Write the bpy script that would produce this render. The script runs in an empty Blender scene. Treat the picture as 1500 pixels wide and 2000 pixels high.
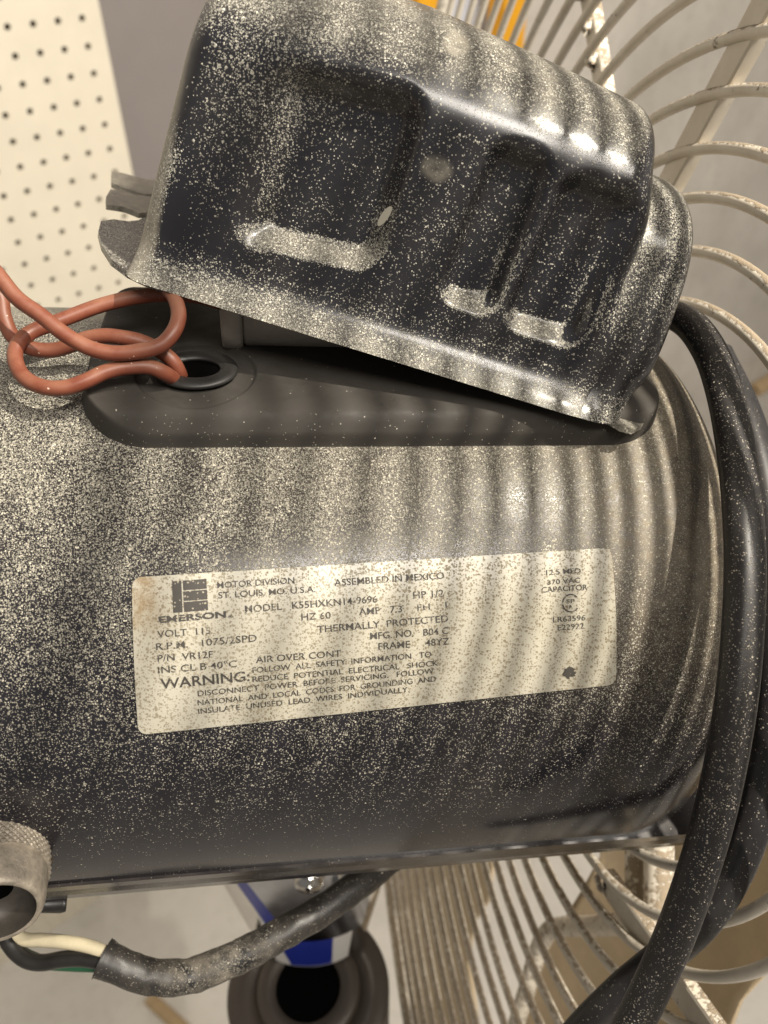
import bpy, math, random
import numpy as np

# ------------------------------------------------------------------ camera, light, exposure
S = bpy.context.scene
CAMZ = 1.68                      # camera height above the floor (metres)
FPX = 1550.0                     # focal length in pixels of the 1500 x 2000 photograph
PITCH = math.radians(40.7)
cam = bpy.data.objects.new("camera", bpy.data.cameras.new("camera"))
S.collection.objects.link(cam)
cam.location = (0, 0, CAMZ)
cam.rotation_euler = (math.pi / 2 - PITCH, 0, 0)
cam.data.sensor_fit = 'VERTICAL'
cam.data.sensor_height = 24.0
cam.data.lens = FPX / 2000 * 24.0
cam.data.clip_start = 0.005
cam.data.clip_end = 60
cam.data.dof.use_dof = True
cam.data.dof.focus_distance = 0.152
cam.data.dof.aperture_fstop = 13.0
S.camera = cam

W = bpy.data.worlds.new("World"); S.world = W; W.use_nodes = True
W.node_tree.nodes["Background"].inputs[0].default_value = (1.0, 0.95, 0.90, 1)
W.node_tree.nodes["Background"].inputs[1].default_value = 0.14

S.view_settings.view_transform = 'Standard'
S.view_settings.look = 'None'
S.view_settings.exposure = 0.52
S.view_settings.gamma = 1.0
S.render.engine = 'CYCLES'
S.cycles.max_bounces = 6

def lamp(name, kind, loc, power, col, target=None, **kw):
    d = bpy.data.lights.new(name, kind); d.energy = power; d.color = col
    for k, v in kw.items(): setattr(d, k, v)
    o = bpy.data.objects.new(name, d); o.location = loc; S.collection.objects.link(o)
    if target is not None:
        dv = np.array(target) - np.array(loc)
        import mathutils
        o.rotation_euler = mathutils.Vector(dv).to_track_quat('-Z', 'Y').to_euler()
    return o

# ------------------------------------------------------------------ measured geometry (camera space: right, up, forward)
UPc = np.array([0, math.cos(PITCH), -math.sin(PITCH)])
FHc = np.array([0, math.sin(PITCH), math.cos(PITCH)])
def nrm(v): return v / np.linalg.norm(v)
def ray(px, py): return np.array([(px - 750) / FPX, (1000 - py) / FPX, 1.0])
def toW(p):
    p = np.asarray(p, float)
    return np.stack([p[..., 0], p @ FHc, p @ UPc + CAMZ], -1)
def pt(px, py, z): return toW(ray(px, py) * z)
CAM = np.array([0, 0, CAMZ])

R = 0.0715                                              # motor radius
ac = nrm(np.array([10300, 190, 1550.]))
def perp(r):
    r = nrm(r); return nrm(r - (r @ ac) * ac)
et, eb = perp(ray(100, 600)), perp(ray(100, 1750))
bis = nrm(et + eb); half = math.acos(et @ eb) / 2
Oc = R / math.sin(half) * bis
upc = nrm(UPc - (UPc @ ac) * ac); tcc = np.cross(ac, upc)
if tcc @ (-bis) < 0: tcc = -tcc
O = toW(Oc); A = toW(ac) - CAM; U = toW(upc) - CAM; T = toW(tcc) - CAM   # axis, up, towards the camera

def M(s, th, r=R):
    """motor coordinates (along the axis, degrees from the top towards the camera, radius) -> world"""
    t = np.radians(np.asarray(th, float)); s = np.asarray(s, float); r = np.asarray(r, float)
    return (O + s[..., None] * A + (r * np.cos(t))[..., None] * U + (r * np.sin(t))[..., None] * T)
def cyl(px, py, r=R):
    d = ray(px, py); dp = d - (d @ ac) * ac; o = -Oc; op = o - (o @ ac) * ac
    a_, b_, c_ = dp @ dp, 2 * dp @ op, op @ op - r * r
    t = (-b_ - math.sqrt(b_ * b_ - 4 * a_ * c_)) / (2 * a_); q = t * d - Oc
    return float(q @ ac), math.degrees(math.atan2(q @ tcc, q @ upc)), t
def rayhit(px, py, P, N):
    d = toW(ray(px, py)) - CAM
    return CAM + d * ((N @ (P - CAM)) / (N @ d))

# main lamp: the bulb whose glint sits at pixel (1130,968) on the motor, and which throws the guard's shadows over it
s_, th_, t_ = cyl(1130, 968)
gp = M(s_, th_); gn = nrm(gp - (O + s_ * A)); gv = nrm(CAM - gp)
LDIR = nrm(2 * (gn @ gv) * gn - gv)
LPOS = gp + LDIR * 0.50
lamp("work_bulb", 'POINT', LPOS, 15.5, (1.0, 0.92, 0.79), shadow_soft_size=0.0050)
lamp("soft_fill_light", 'AREA', (0.75, -0.7, 2.9), 27, (1.0, 0.93, 0.84), (-0.1, 0.6, 0.6), shape='RECTANGLE', size=1.2, size_y=0.3)  # added unseen soft fill that brightens the pegboard, floor and shaded sides

# ------------------------------------------------------------------ object helpers
ROOTS = {}
def empty(name, loc):
    o = bpy.data.objects.new(name, None); o.location = loc; S.collection.objects.link(o)
    o.empty_display_size = 0.02
    ROOTS[o.name] = np.array(loc, float); o['_d'] = 1; del o['_d']
    return o
def origin(o):
    p = np.zeros(3)
    while o is not None:
        p += np.array(o.location); o = o.parent
    return p
def tag(o, label, cat, group=None, kind=None):
    if label: o['label'] = label
    if cat: o['category'] = cat
    if group: o['group'] = group
    if kind: o['kind'] = kind
    return o
def mesh(name, V, F, mat, parent=None, loc=None, smooth=True, attrs=None, label=None):
    V = np.asarray(V, float)
    base = origin(parent) if parent is not None else (np.array(loc, float) if loc is not None else V.mean(0))
    me = bpy.data.meshes.new(name)
    me.from_pydata((V - base).tolist(), [], [tuple(f) for f in F])
    if attrs:
        for k, v in attrs.items():
            v = np.asarray(v, float)
            if v.ndim == 1:
                at = me.attributes.new(k, 'FLOAT', 'POINT'); at.data.foreach_set('value', v)
            else:
                at = me.attributes.new(k, 'FLOAT_VECTOR', 'POINT'); at.data.foreach_set('vector', v.ravel())
    if smooth: me.polygons.foreach_set('use_smooth', [True] * len(me.polygons))
    me.update()
    o = bpy.data.objects.new(name, me)
    if mat: me.materials.append(mat)
    if parent is not None: o.parent = parent
    else: o.location = base
    S.collection.objects.link(o)
    if label: o['label'] = label
    return o
def gridfaces(n, m, closeu=False, closev=False):
    F = []
    for i in range(n - (0 if closeu else 1)):
        i2 = (i + 1) % n
        for j in range(m - (0 if closev else 1)):
            j2 = (j + 1) % m
            F.append((i * m + j, i2 * m + j, i2 * m + j2, i * m + j2))
    return F
def spline(P, k=8):
    P = np.asarray(P, float); n = len(P)
    Q = np.vstack([2 * P[0] - P[1], P, 2 * P[-1] - P[-2]]); out = []
    for i in range(n - 1):
        p0, p1, p2, p3 = Q[i:i + 4]
        for j in range(k):
            t = j / k
            out.append(.5 * (2 * p1 + (p2 - p0) * t + (2 * p0 - 5 * p1 + 4 * p2 - p3) * t * t + (3 * p1 - p0 - 3 * p2 + p3) * t ** 3))
    out.append(P[-1]); return np.array(out)
def frames(P):
    T_ = np.gradient(P, axis=0); T_ /= np.linalg.norm(T_, axis=1)[:, None]
    n = np.cross(T_[0], [0.3, 0.2, 0.9]); n = nrm(n); N = [n]
    for i in range(1, len(P)):
        n = n - (n @ T_[i]) * T_[i]; n = nrm(n); N.append(n)
    N = np.array(N); return T_, N, np.cross(T_, N)
def tubemesh(P, rad, seg=16, closed=False, prof=None, caps=True):
    P = np.asarray(P, float); T_, N, B = frames(P); n = len(P)
    rad = np.broadcast_to(np.asarray(rad, float), (n,))
    q = np.linspace(0, 2 * np.pi, seg, endpoint=False)
    a, b = (np.cos(q), np.sin(q)) if prof is None else prof(q)
    V = P[:, None, :] + rad[:, None, None] * (a[None, :, None] * N[:, None, :] + b[None, :, None] * B[:, None, :])
    F = gridfaces(n, seg, closeu=closed, closev=True)
    if caps and not closed:
        F = F + [tuple(range(seg))[::-1], tuple((n - 1) * seg + np.arange(seg))]
    return V.reshape(-1, 3), F
def ss(x, a, b):
    t = np.clip((np.asarray(x, float) - a) / (b - a), 0, 1); return t * t * (3 - 2 * t)
def vnoise(P, scale, seed=0):
    """cheap smooth value noise at points P (n,3)"""
    p = np.asarray(P) * scale + seed * 17.31; i = np.floor(p).astype(int); f = p - i; f = f * f * (3 - 2 * f)
    def h(a): 
        x = np.sin(a[..., 0] * 127.1 + a[..., 1] * 311.7 + a[..., 2] * 74.7 + seed) * 43758.5453
        return x - np.floor(x)
    r = 0
    for dx in (0, 1):
        for dy in (0, 1):
            for dz in (0, 1):
                wt = (f[..., 0] if dx else 1 - f[..., 0]) * (f[..., 1] if dy else 1 - f[..., 1]) * (f[..., 2] if dz else 1 - f[..., 2])
                r = r + wt * h(i + np.array([dx, dy, dz]))
    return r

# ------------------------------------------------------------------ materials
class NT:
    def __init__(s, name):
        s.m = bpy.data.materials.new(name); s.m.use_nodes = True; s.t = s.m.node_tree
        s.b = s.t.nodes["Principled BSDF"]
    def n(s, typ, **kw):
        x = s.t.nodes.new(typ)
        for k, v in kw.items(): setattr(x, k, v)
        return x
    def l(s, a, b): s.t.links.new(a, b)
    def val(s, inp, v):
        if hasattr(v, 'is_output'): s.l(v, inp)
        else: inp.default_value = v
    def math(s, op, a, b=0.0, clamp=False):
        x = s.n('ShaderNodeMath', operation=op, use_clamp=clamp); s.val(x.inputs[0], a); s.val(x.inputs[1], b); return x.outputs[0]
    def rng(s, v, a, b, c=0.0, d=1.0, smooth=False):
        x = s.n('ShaderNodeMapRange', interpolation_type='SMOOTHSTEP' if smooth else 'LINEAR')
        for i, q in enumerate((v, a, b, c, d)): s.val(x.inputs[i], q)
        return x.outputs[0]
    def mix(s, f, a, b):
        x = s.n('ShaderNodeMix', data_type='RGBA'); s.val(x.inputs[0], f)
        for i, q in ((6, a), (7, b)): s.val(x.inputs[i], q if hasattr(q, 'is_output') else (*q, 1))
        return x.outputs[2]
    def obj(s): return s.n('ShaderNodeTexCoord').outputs['Object']
    def attr(s, name): return s.n('ShaderNodeAttribute', attribute_name=name).outputs['Fac']
    def noise(s, vec, scale, detail=3, rough=.55, out='Fac'):
        x = s.n('ShaderNodeTexNoise'); s.l(vec, x.inputs['Vector']); x.inputs['Scale'].default_value = scale
        x.inputs['Detail'].default_value = detail; x.inputs['Roughness'].default_value = rough; return x.outputs[out]
    def vadd(s, a, b):
        x = s.n('ShaderNodeVectorMath', operation='ADD'); s.val(x.inputs[0], a); s.val(x.inputs[1], b); return x.outputs[0]
    def vscale(s, a, k, sub=0.5):
        y = s.n('ShaderNodeVectorMath', operation='SUBTRACT'); s.val(y.inputs[0], a); y.inputs[1].default_value = (sub,) * 3
        x = s.n('ShaderNodeVectorMath', operation='SCALE'); s.l(y.outputs[0], x.inputs[0]); x.inputs['Scale'].default_value = k; return x.outputs[0]
    def stretch(s, a, v):
        x = s.n('ShaderNodeVectorMath', operation='MULTIPLY'); s.val(x.inputs[0], a); x.inputs[1].default_value = v; return x.outputs[0]
    def nz(s):
        g = s.n('ShaderNodeNewGeometry'); x = s.n('ShaderNodeSeparateXYZ'); s.l(g.outputs['Normal'], x.inputs[0]); return x.outputs[2]
    def set(s, **kw):
        for k, v in kw.items():
            i = s.b.inputs[{'col': 'Base Color', 'rough': 'Roughness', 'metal': 'Metallic', 'coat': 'Coat Weight', 'coatr': 'Coat Roughness', 'spec': 'Specular IOR Level', 'normal': 'Normal'}[k]]
            s.val(i, v if hasattr(v, 'is_output') or not isinstance(v, tuple) else (*v, 1))
        return s
    def bump(s, h, dist, strength=1.0):
        x = s.n('ShaderNodeBump'); s.l(h, x.inputs['Height']); x.inputs['Distance'].default_value = dist; x.inputs['Strength'].default_value = strength
        s.l(x.outputs[0], s.b.inputs['Normal'])
    def flakes(s, vec, dens, scale, seed, rmin=.25, rmax=.62):
        """irregular settled specks: a share `dens` of the cells carries one; returns mask, random"""
        v = s.vadd(vec, s.vscale(s.noise(vec, scale * 1.6, 2, out='Color'), .55 / scale))
        v = s.vadd(v, (seed, seed * .7, seed * .3))
        x = s.n('ShaderNodeTexVoronoi'); s.l(v, x.inputs['Vector']); x.inputs['Scale'].default_value = scale
        c = s.n('ShaderNodeSeparateColor'); s.l(x.outputs['Color'], c.inputs[0])
        rad = s.rng(c.outputs[1], 0, 1, rmin, rmax)
        on = s.math('GREATER_THAN', dens, c.outputs[0])
        inn = s.rng(s.math('SUBTRACT', rad, x.outputs['Distance']), -.06, .14, 0, 1, True)
        return s.math('MULTIPLY', on, inn), c.outputs[2]

def dusty_paint(name, base, rough, coat=0.0, flake=(.48, .45, .365), film=(.205, .168, .118), fs=3100):
    """dark gloss paint carrying settled dust; mesh attributes 'dust' (speck density) and 'film' (smeared grime)"""
    k = NT(name); v = k.obj(); d = k.attr('dust'); fl = k.attr('film')
    clump = k.rng(k.noise(v, 160, 3), .25, .75, .55, 1.45)
    d2 = k.math('MULTIPLY', d, clump)
    m1, r1 = k.flakes(v, k.math('MULTIPLY', d2, 1.15), fs, 1.3)
    m2, r2 = k.flakes(v, k.math('MULTIPLY', d2, 1.05), fs * 1.6, 4.1)
    m3, r3 = k.flakes(v, k.math('MULTIPLY', k.math('POWER', d2, 1.4), .16), fs * .45, 7.7, .18, .46)
    mm = k.math('MAXIMUM', m1, k.math('MAXIMUM', m2, m3))
    haze = k.math('MULTIPLY', fl, k.rng(k.noise(v, 420, 5, .7), .3, .7, .35, 1.15), True)
    bc = k.mix(haze, base, film)
    bright = k.math('ADD', k.math('MULTIPLY', k.math('POWER', r1, 5.0), .75), k.rng(r2, 0, 1, .42, .68))
    vm = k.n('ShaderNodeVectorMath', operation='SCALE'); vm.inputs[0].default_value = flake; k.l(bright, vm.inputs['Scale'])
    k.set(col=k.mix(mm, bc, vm.outputs[0]))
    rg = k.math('ADD', k.rng(k.noise(v, 60, 4), .3, .7, rough * .8, rough * 1.3), k.math('MULTIPLY', haze, .5))
    k.set(rough=k.math('MAXIMUM', rg, k.math('MULTIPLY', mm, .75), True), coat=coat, coatr=.14)
    k.bump(mm, .00012, .7)
    return k.m

def plain(name, col, rough=.5, metal=0.0, var=.12, scale=40, bump=0.0, **kw):
    k = NT(name); v = k.obj()
    nz = k.noise(v, scale, 5, .65)
    lo = tuple(c * (1 - var) for c in col); hi = tuple(min(1, c * (1 + var)) for c in col)
    k.set(col=k.mix(k.rng(nz, .25, .75), lo, hi), rough=k.rng(nz, .2, .8, rough * .85, min(1, rough * 1.15)), metal=metal, **kw)
    if bump: k.bump(k.noise(v, scale * 6, 4), bump)
    return k.m

M_motor = dusty_paint("motor_enamel", (.016, .015, .019), .16)
M_cover = dusty_paint("cover_enamel", (.014, .014, .018), .23, coat=.25, fs=3000, flake=(.50, .475, .40), film=(.26, .235, .185))
M_pad = dusty_paint("pad_grime", (.030, .027, .023), .55, film=(.046, .040, .033))
M_cord = dusty_paint("cord_rubber", (.013, .0125, .0145), .34, flake=(.42, .38, .31), film=(.10, .088, .072), fs=3000)

M_sheath = dusty_paint("crusted_rubber", (.014, .0135, .014), .38, flake=(.40, .365, .30), film=(.27, .235, .185), fs=2800)

def concrete(name, c1, c2, sc, stain):
    k = NT(name); v = k.obj()
    a = k.noise(v, sc, 6, .62); b = k.noise(v, sc * 7, 5, .7); c = k.noise(v, sc * 45, 3, .6)
    col = k.mix(k.rng(a, .3, .7), c1, c2)
    col = k.mix(k.math('MULTIPLY', k.rng(b, .52, .72), .45), col, stain)
    col = k.mix(k.math('MULTIPLY', k.rng(c, .58, .75), .35), col, tuple(x * .6 for x in stain))
    k.set(col=col, rough=k.rng(b, .3, .7, .55, .8)); k.bump(c, .001, .5); return k.m
M_floor = concrete("floor_concrete", (.70, .665, .60), (.84, .80, .73), 6, (.55, .515, .46))
M_wall = concrete("wall_render", (.62, .575, .505), (.82, .765, .685), 5, (.50, .46, .40))

def wirepaint(name="dirty_cream_enamel", extra=0.0):
    k = NT(name); v = k.obj(); n = k.noise(v, 500, 5, .7); n2 = k.noise(v, 90, 4, .6)
    dirt = k.math('ADD', k.rng(k.nz(), .45, 1.25), k.math('MULTIPLY', k.math('SUBTRACT', n, .5), 1.9))
    dirt = k.math('ADD', dirt, k.math('SUBTRACT', n2, .40 - extra))
    dm = k.rng(dirt, .34, .60, 0, .92, True)
    col = k.mix(k.rng(n2, .3, .7), (.60, .54, .44), (.74, .69, .60))
    k.set(col=k.mix(dm, col, k.mix(n, (.15, .11, .068), (.33, .26, .175))), rough=k.rng(dm, 0, 1, .35, .9)); k.bump(k.math('MULTIPLY', dm, n), .0006, .8)
    return k.m
M_wire = wirepaint(); M_stay = wirepaint("grimy_cream_enamel", .22)

def redrub():
    k = NT("red_wire_insulation"); v = k.obj(); n = k.noise(v, 120, 5, .65)
    col = k.mix(k.rng(n, .3, .7), (.135, .034, .018), (.205, .057, .031))
    m, r = k.flakes(v, .008, 2600, 2.2); film = k.math('MULTIPLY', k.rng(k.nz(), -.2, 1), k.rng(n, .38, .66, .08, .6))
    col = k.mix(film, col, (.27, .14, .085)); col = k.mix(m, col, (.62, .45, .36))
    k.set(col=col, rough=k.rng(n, .3, .7, .36, .55)); return k.m
M_red = redrub()

M_black = plain("matt_black_void", (.002, .002, .002), .9, spec=0.0)
M_rubber = plain("grommet_rubber", (.014, .013, .012), .5, var=.3, scale=200)
M_can = plain("grey_capacitor_can", (.34, .315, .275), .5, var=.15, scale=80, bump=.0002)
M_chrome = plain("worn_chrome", (.62, .60, .57), .10, 1.0, var=.06, scale=60)
M_zinc = plain("dull_zinc", (.30, .262, .21), .5, .35, var=.4, scale=420, bump=.00012)
M_rust = plain("rusty_washer", (.13, .08, .042), .9, .05, var=.6, scale=900, bump=.0006)
M_tan = plain("tan_base_enamel", (.26, .21, .15), .5, var=.15, scale=30)
M_collar = plain("shaded_tan_collar", (.045, .036, .028), .45, var=.2, scale=30)  # tan darkened: the collar's shade is put into its colour
M_blade = plain("tan_dusty_blade", (.43, .34, .22), .6, var=.12, scale=55, bump=.0003)
M_blue = plain("blue_reflection_paint", (.016, .030, .25), .35, var=.15)
M_white = plain("white_reflection_paint", (.70, .68, .64), .4, var=.06)
M_cream = plain("cream_insulation", (.66, .58, .40), .45, var=.14, scale=150)
M_green = plain("green_insulation", (.02, .11, .05), .45)
M_blackw = plain("black_insulation", (.018, .017, .016), .38, var=.3, scale=200)
M_orange = plain("orange_fibreglass", (.88, .42, .02), .45, var=.1)
M_alu = plain("rung_aluminium", (.62, .63, .66), .4, .6)
M_wood = plain("bare_wood", (.50, .36, .20), .6, var=.2, scale=60)
M_peg = plain("cream_hardboard", (.88, .81, .66), .5, var=.05, scale=18)
M_chip = plain("bare_primer_chip", (.62, .58, .48), .6)

# ------------------------------------------------------------------ setting: floor, wall, pegboard
peg0 = pt(65, 47, .79)
PR = nrm(np.array([0.78038061, 0.62470541, 0])); PN = np.array([PR[1], -PR[0], 0]); Z = np.array([0, 0, 1.])   # along the wall, out of the wall
def onwall(px, py, off=0.0): return rayhit(px, py, peg0 + PN * off, PN)
fl = mesh("floor", [(-9, -7, 0), (9, -7, 0), (9, 11, 0), (-9, 11, 0)], [(0, 1, 2, 3)], M_floor, loc=(0, 0, 0), smooth=False); tag(fl, None, None, kind='structure')
wb = peg0 - PN * .03; wb[2] = 0
V = [wb - PR * 3, wb + PR * 7, wb + PR * 7 + Z * 3.2, wb - PR * 3 + Z * 3.2]; V = V + [p - PN * .12 for p in V]
wl = mesh("wall", V, [(0, 1, 2, 3), (7, 6, 5, 4), (0, 4, 5, 1), (1, 5, 6, 2), (2, 6, 7, 3), (3, 7, 4, 0)], M_wall, smooth=False); tag(wl, None, None, kind='structure')

def pegboard():
    G = .0254; hr = .0035; th = .005; V = []; F = []; k = 8
    i0, i1, j0, j1 = -26, 2, -60, 6
    def add(p): V.append(p); return len(V) - 1
    def P(x, z, d): return peg0 + PR * x + Z * z + PN * d
    ang = [math.pi / 4 + q * 2 * math.pi / k for q in range(k)]
    xs_lo = (i0 - .5) * G
    for i in range(i0, i1 + 1):
        for j in range(j0, j1 + 1):
            cx, cz = i * G, j * G; h = G / 2
            ring = [P(cx + hr * math.cos(a), cz + hr * math.sin(a), 0) for a in ang]
            back = [p - PN * th for p in ring]
            ex = (1 if i < i1 else 1.62)
            sq = [P(cx + h * ex, cz + h, 0), P(cx, cz + h, 0), P(cx - h, cz + h, 0), P(cx - h, cz, 0), P(cx - h, cz - h, 0), P(cx, cz - h, 0), P(cx + h * ex, cz - h, 0), P(cx + h * ex, cz, 0)]
            r = [add(p) for p in ring]; b = [add(p) for p in back]; s = [add(p) for p in sq]
            for q in range(k):
                q2 = (q + 1) % k
                F.append((r[q], s[q], s[q2], r[q2])); F.append((b[q], r[q], r[q2], b[q2]))
    x0, x1, z0, z1 = xs_lo, i1 * G + G / 2 * 1.62, (j0 - .5) * G, (j1 + .5) * G
    c = [add(P(x, z, d)) for d in (0, -th) for x, z in ((x0, z0), (x1, z0), (x1, z1), (x0, z1))]
    for a, b in ((0, 1), (1, 2), (2, 3), (3, 0)): F.append((c[a], c[a + 4], c[b + 4], c[b]))
    o = mesh("pegboard", V, F, M_peg, smooth=False)
    tag(o, "cream perforated hardboard panel with rows of dark round holes on the grey wall", "pegboard")
pegboard()
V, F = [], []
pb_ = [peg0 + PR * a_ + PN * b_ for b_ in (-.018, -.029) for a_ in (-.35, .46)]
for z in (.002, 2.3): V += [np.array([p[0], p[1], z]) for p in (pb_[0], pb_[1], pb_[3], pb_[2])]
o = mesh("wall_panel", V, [(0, 1, 5, 4), (1, 2, 6, 5), (2, 3, 7, 6), (3, 0, 4, 7), (4, 5, 6, 7), (3, 2, 1, 0)], plain("mauve_grey", (.285, .255, .245), .5, var=.06, scale=9), smooth=False)  # separate slab, darker mauve grey than the wall behind it
tag(o, "plain mauve grey panel standing behind the pegboard edge", "panel")

# ------------------------------------------------------------------ the fan
fan_base = O + T * 0.0; fan_base = np.array([O[0], O[1], 0.0])
fan = empty("pedestal_fan", fan_base)
tag(fan, "dusty black fan motor with white rating plate, cream wire guard and chrome neck", "fan")

# motor housing: surface of revolution with a rolled rear edge on the fan side
prof = [(-.125, .0), (-.125, .045), (-.121, .060), (-.112, .0690), (-.100, .0715)]
prof += [(s, .0715) for s in np.linspace(-.094, .0800, 60)]
prof += [(.0800 + .0190 * math.sin(q), .0715 - .0130 * (1 - math.cos(q))) for q in np.linspace(.06, math.pi / 2, 16)]
prof += [(.0990, .050), (.0990, 0.0)]
prof = np.array(prof); nt_ = 240
th = np.linspace(-180, 180, nt_, endpoint=False)
SS_, TT_ = np.meshgrid(prof[:, 0], th, indexing='ij'); RR_ = np.repeat(prof[:, 1:2], nt_, 1)
Vm = M(SS_, TT_, RR_).reshape(-1, 3)
nzv = np.cos(np.radians(TT_)).ravel() * 1.0
s_r = SS_.ravel()
dust = ss(TT_.ravel(), 98, 12) * .78 + ss(np.abs(TT_.ravel()), 70, 25) * .10
dust *= 1 - .55 * ss(s_r, .062, .090) * ss(np.abs(TT_.ravel()), 75, 30)
dust *= .82 + .36 * vnoise(Vm, 60, 3)
dust = np.maximum(dust, .012)
film = ss(s_r, .045, .085) * ss(np.abs(TT_.ravel()), 80, 30) * .95 + .22 * ss(s_r, .08, .1) + .10 * ss(np.abs(TT_.ravel()), 60, 20)
film = film + .30 * ss(np.abs(TT_.ravel()), 75, 25) * ss(s_r, -.03, .03)
film = np.clip(film + .25 * ss(np.abs(TT_.ravel()), 30, 20) * ss(s_r, .03, .07), 0, 1)
motor = mesh("motor_housing", Vm, gridfaces(len(prof), nt_, closev=True), M_motor, fan, attrs={'dust': dust, 'film': film})

# pressed cradle strip hugging the underside
sgr, tgr = np.meshgrid(np.linspace(-.10, .1015, 60), np.linspace(101, 150, 16), indexing='ij')
rc_ = R + .0006 + .0002 * np.sin(tgr)
Vc = M(sgr, tgr, rc_).reshape(-1, 3); Vi = M(sgr, tgr, R - .001 - .010 * ss(sgr, .080, .1015)).reshape(-1, 3)
nbv = 60 * 16; Fc = gridfaces(60, 16)
edge = [i * 16 for i in range(60)] + [59 * 16 + j for j in range(1, 16)] + [i * 16 + 15 for i in range(58, -1, -1)] + [j for j in range(14, 0, -1)]
Fc += [(edge[i], nbv + edge[i], nbv + edge[(i + 1) % len(edge)], edge[(i + 1) % len(edge)]) for i in range(len(edge))]
mesh("cradle", np.vstack([Vc, Vi]), Fc, M_motor, motor, smooth=False, attrs={'dust': np.full(nbv * 2, .01), 'film': np.full(nbv * 2, .12)})

# saddle pad on top of the motor
def rrect_d(x, y, x0, x1, y0, y1, r):
    cx, cy, hx, hy = (x0 + x1) / 2, (y0 + y1) / 2, (x1 - x0) / 2, (y1 - y0) / 2
    qx, qy = np.abs(x - cx) - hx + r, np.abs(y - cy) - hy + r
    return -(np.hypot(np.maximum(qx, 0), np.maximum(qy, 0)) + np.minimum(np.maximum(qx, qy), 0) - r)
PS0, PS1, PTH = -.0345, .0830, 23.6
ns, nth = 420, 240
sg = np.linspace(PS0 - .001, PS1 + .001, ns); tg = np.linspace(-PTH - .8, PTH + .8, nth)
SG, TG = np.meshgrid(sg, tg, indexing='ij')
dd = rrect_d(SG, R * np.radians(TG), PS0, PS1, -R * math.radians(PTH), R * math.radians(PTH), .014)
flat = (R + .0016) / np.cos(np.radians(TG))
skirt = R + .0012 + .0042 * ss(np.abs(TG), 24.2, 19.5)
kk = .0007
top = np.minimum(flat, skirt) - np.maximum(kk - np.abs(flat - skirt), 0) ** 2 / (4 * kk)
RP = (R - .0006) + (top - R + .0006) * ss(dd, 0, .0019)
# groove in the far part and shallow round boss round the grommet
gs, gt, _ = cyl(385, 745)
gx, gy = SG - gs, R * np.radians(TG - gt)
RP = RP - .0008 * ss(np.hypot(gx, gy), .0118, .0112)
g2 = rrect_d(SG, TG, *(cyl(300, 618)[0], .02, cyl(300, 618)[1] - .9, cyl(300, 618)[1] + .9), .3)
RP = RP - .0016 * ss(g2, 0, .35)
Vp = M(SG, TG, RP).reshape(-1, 3)
pf = .35 + .55 * vnoise(Vp, 45, 5) + .25 * (vnoise(Vp, 190, 6) - .5) + .25 * ss(np.abs(TG.ravel()), 18, 22) * 0 + .2 * ss(SG.ravel(), .05, .08)
pad = mesh("mounting_pad", Vp, gridfaces(ns, nth), M_pad, fan, attrs={'dust': np.full(len(Vp), .001) + .010 * ss(TG.ravel(), 19, 22), 'film': np.clip(pf, 0, 1)})
gc = M(np.array(gs), gt, (R + .0016) / math.cos(math.radians(gt)))
q = np.linspace(0, 2 * np.pi, 40, endpoint=False)
ring = [gc + .0058 * 1.10 * math.cos(a) * A + .0054 * math.sin(a) * T for a in q]
V, F = tubemesh(np.array(ring), .0018, 14, closed=True)
V = V - ((V - gc) @ U)[:, None] * U * .55 + U * .0004
grom = mesh("grommet", V, F, M_rubber, pad)
V = [gc + U * .0001] + [gc + U * .0001 + .0044 * (1.1 * math.cos(a) * A + math.sin(a) * T) for a in q]
mesh("grommet_hole", V, [(0, 1 + i, 1 + (i + 1) % 40) for i in range(40)], M_black, pad)

# rating plate
cTL, cTR, cBR, cBL = [np.array(cyl(*p)[:2]) for p in ((258, 1128), (1192, 1070), (1201, 1336), (271, 1434))]
def plate_st(u, v):    # u along, v down
    u = np.asarray(u, float)[..., None]; v = np.asarray(v, float)[..., None]
    return (1 - v) * ((1 - u) * cTL + u * cTR) + v * ((1 - u) * cBL + u * cBR)
def plate_mat():
    k = NT("rating_plate_paper"); v = k.obj(); st = k.attr('stain')
    m1, r1 = k.flakes(v, .55, 1900, 2.9, .2, .60); m2, r2 = k.flakes(v, .55, 2900, 5.9, .2, .6)
    mm = k.math('MAXIMUM', m1, m2); big = k.noise(v, 70, 4, .6)
    base = k.mix(k.rng(big, .35, .7), (.46, .435, .36), (.385, .36, .285))
    col = k.mix(k.math('MULTIPLY', mm, k.rng(big, .3, .65, .55, .95)), base, k.mix(r1, (.15, .118, .07), (.26, .22, .15)))
    sw = k.noise(k.stretch(v, (1, 1, .6)), 350, 6, .75)
    col = k.mix(k.math('MULTIPLY', st, k.rng(sw, .38, .6, .15, 1.0), True), col, (.25, .185, .105))
    k.set(col=col, rough=k.rng(mm, 0, 1, .32, .7)); k.bump(mm, .00008, .5); return k.m
nu, nv = 160, 60
uu, vv = np.meshgrid(np.linspace(0, 1, nu), np.linspace(0, 1, nv), indexing='ij')
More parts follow.
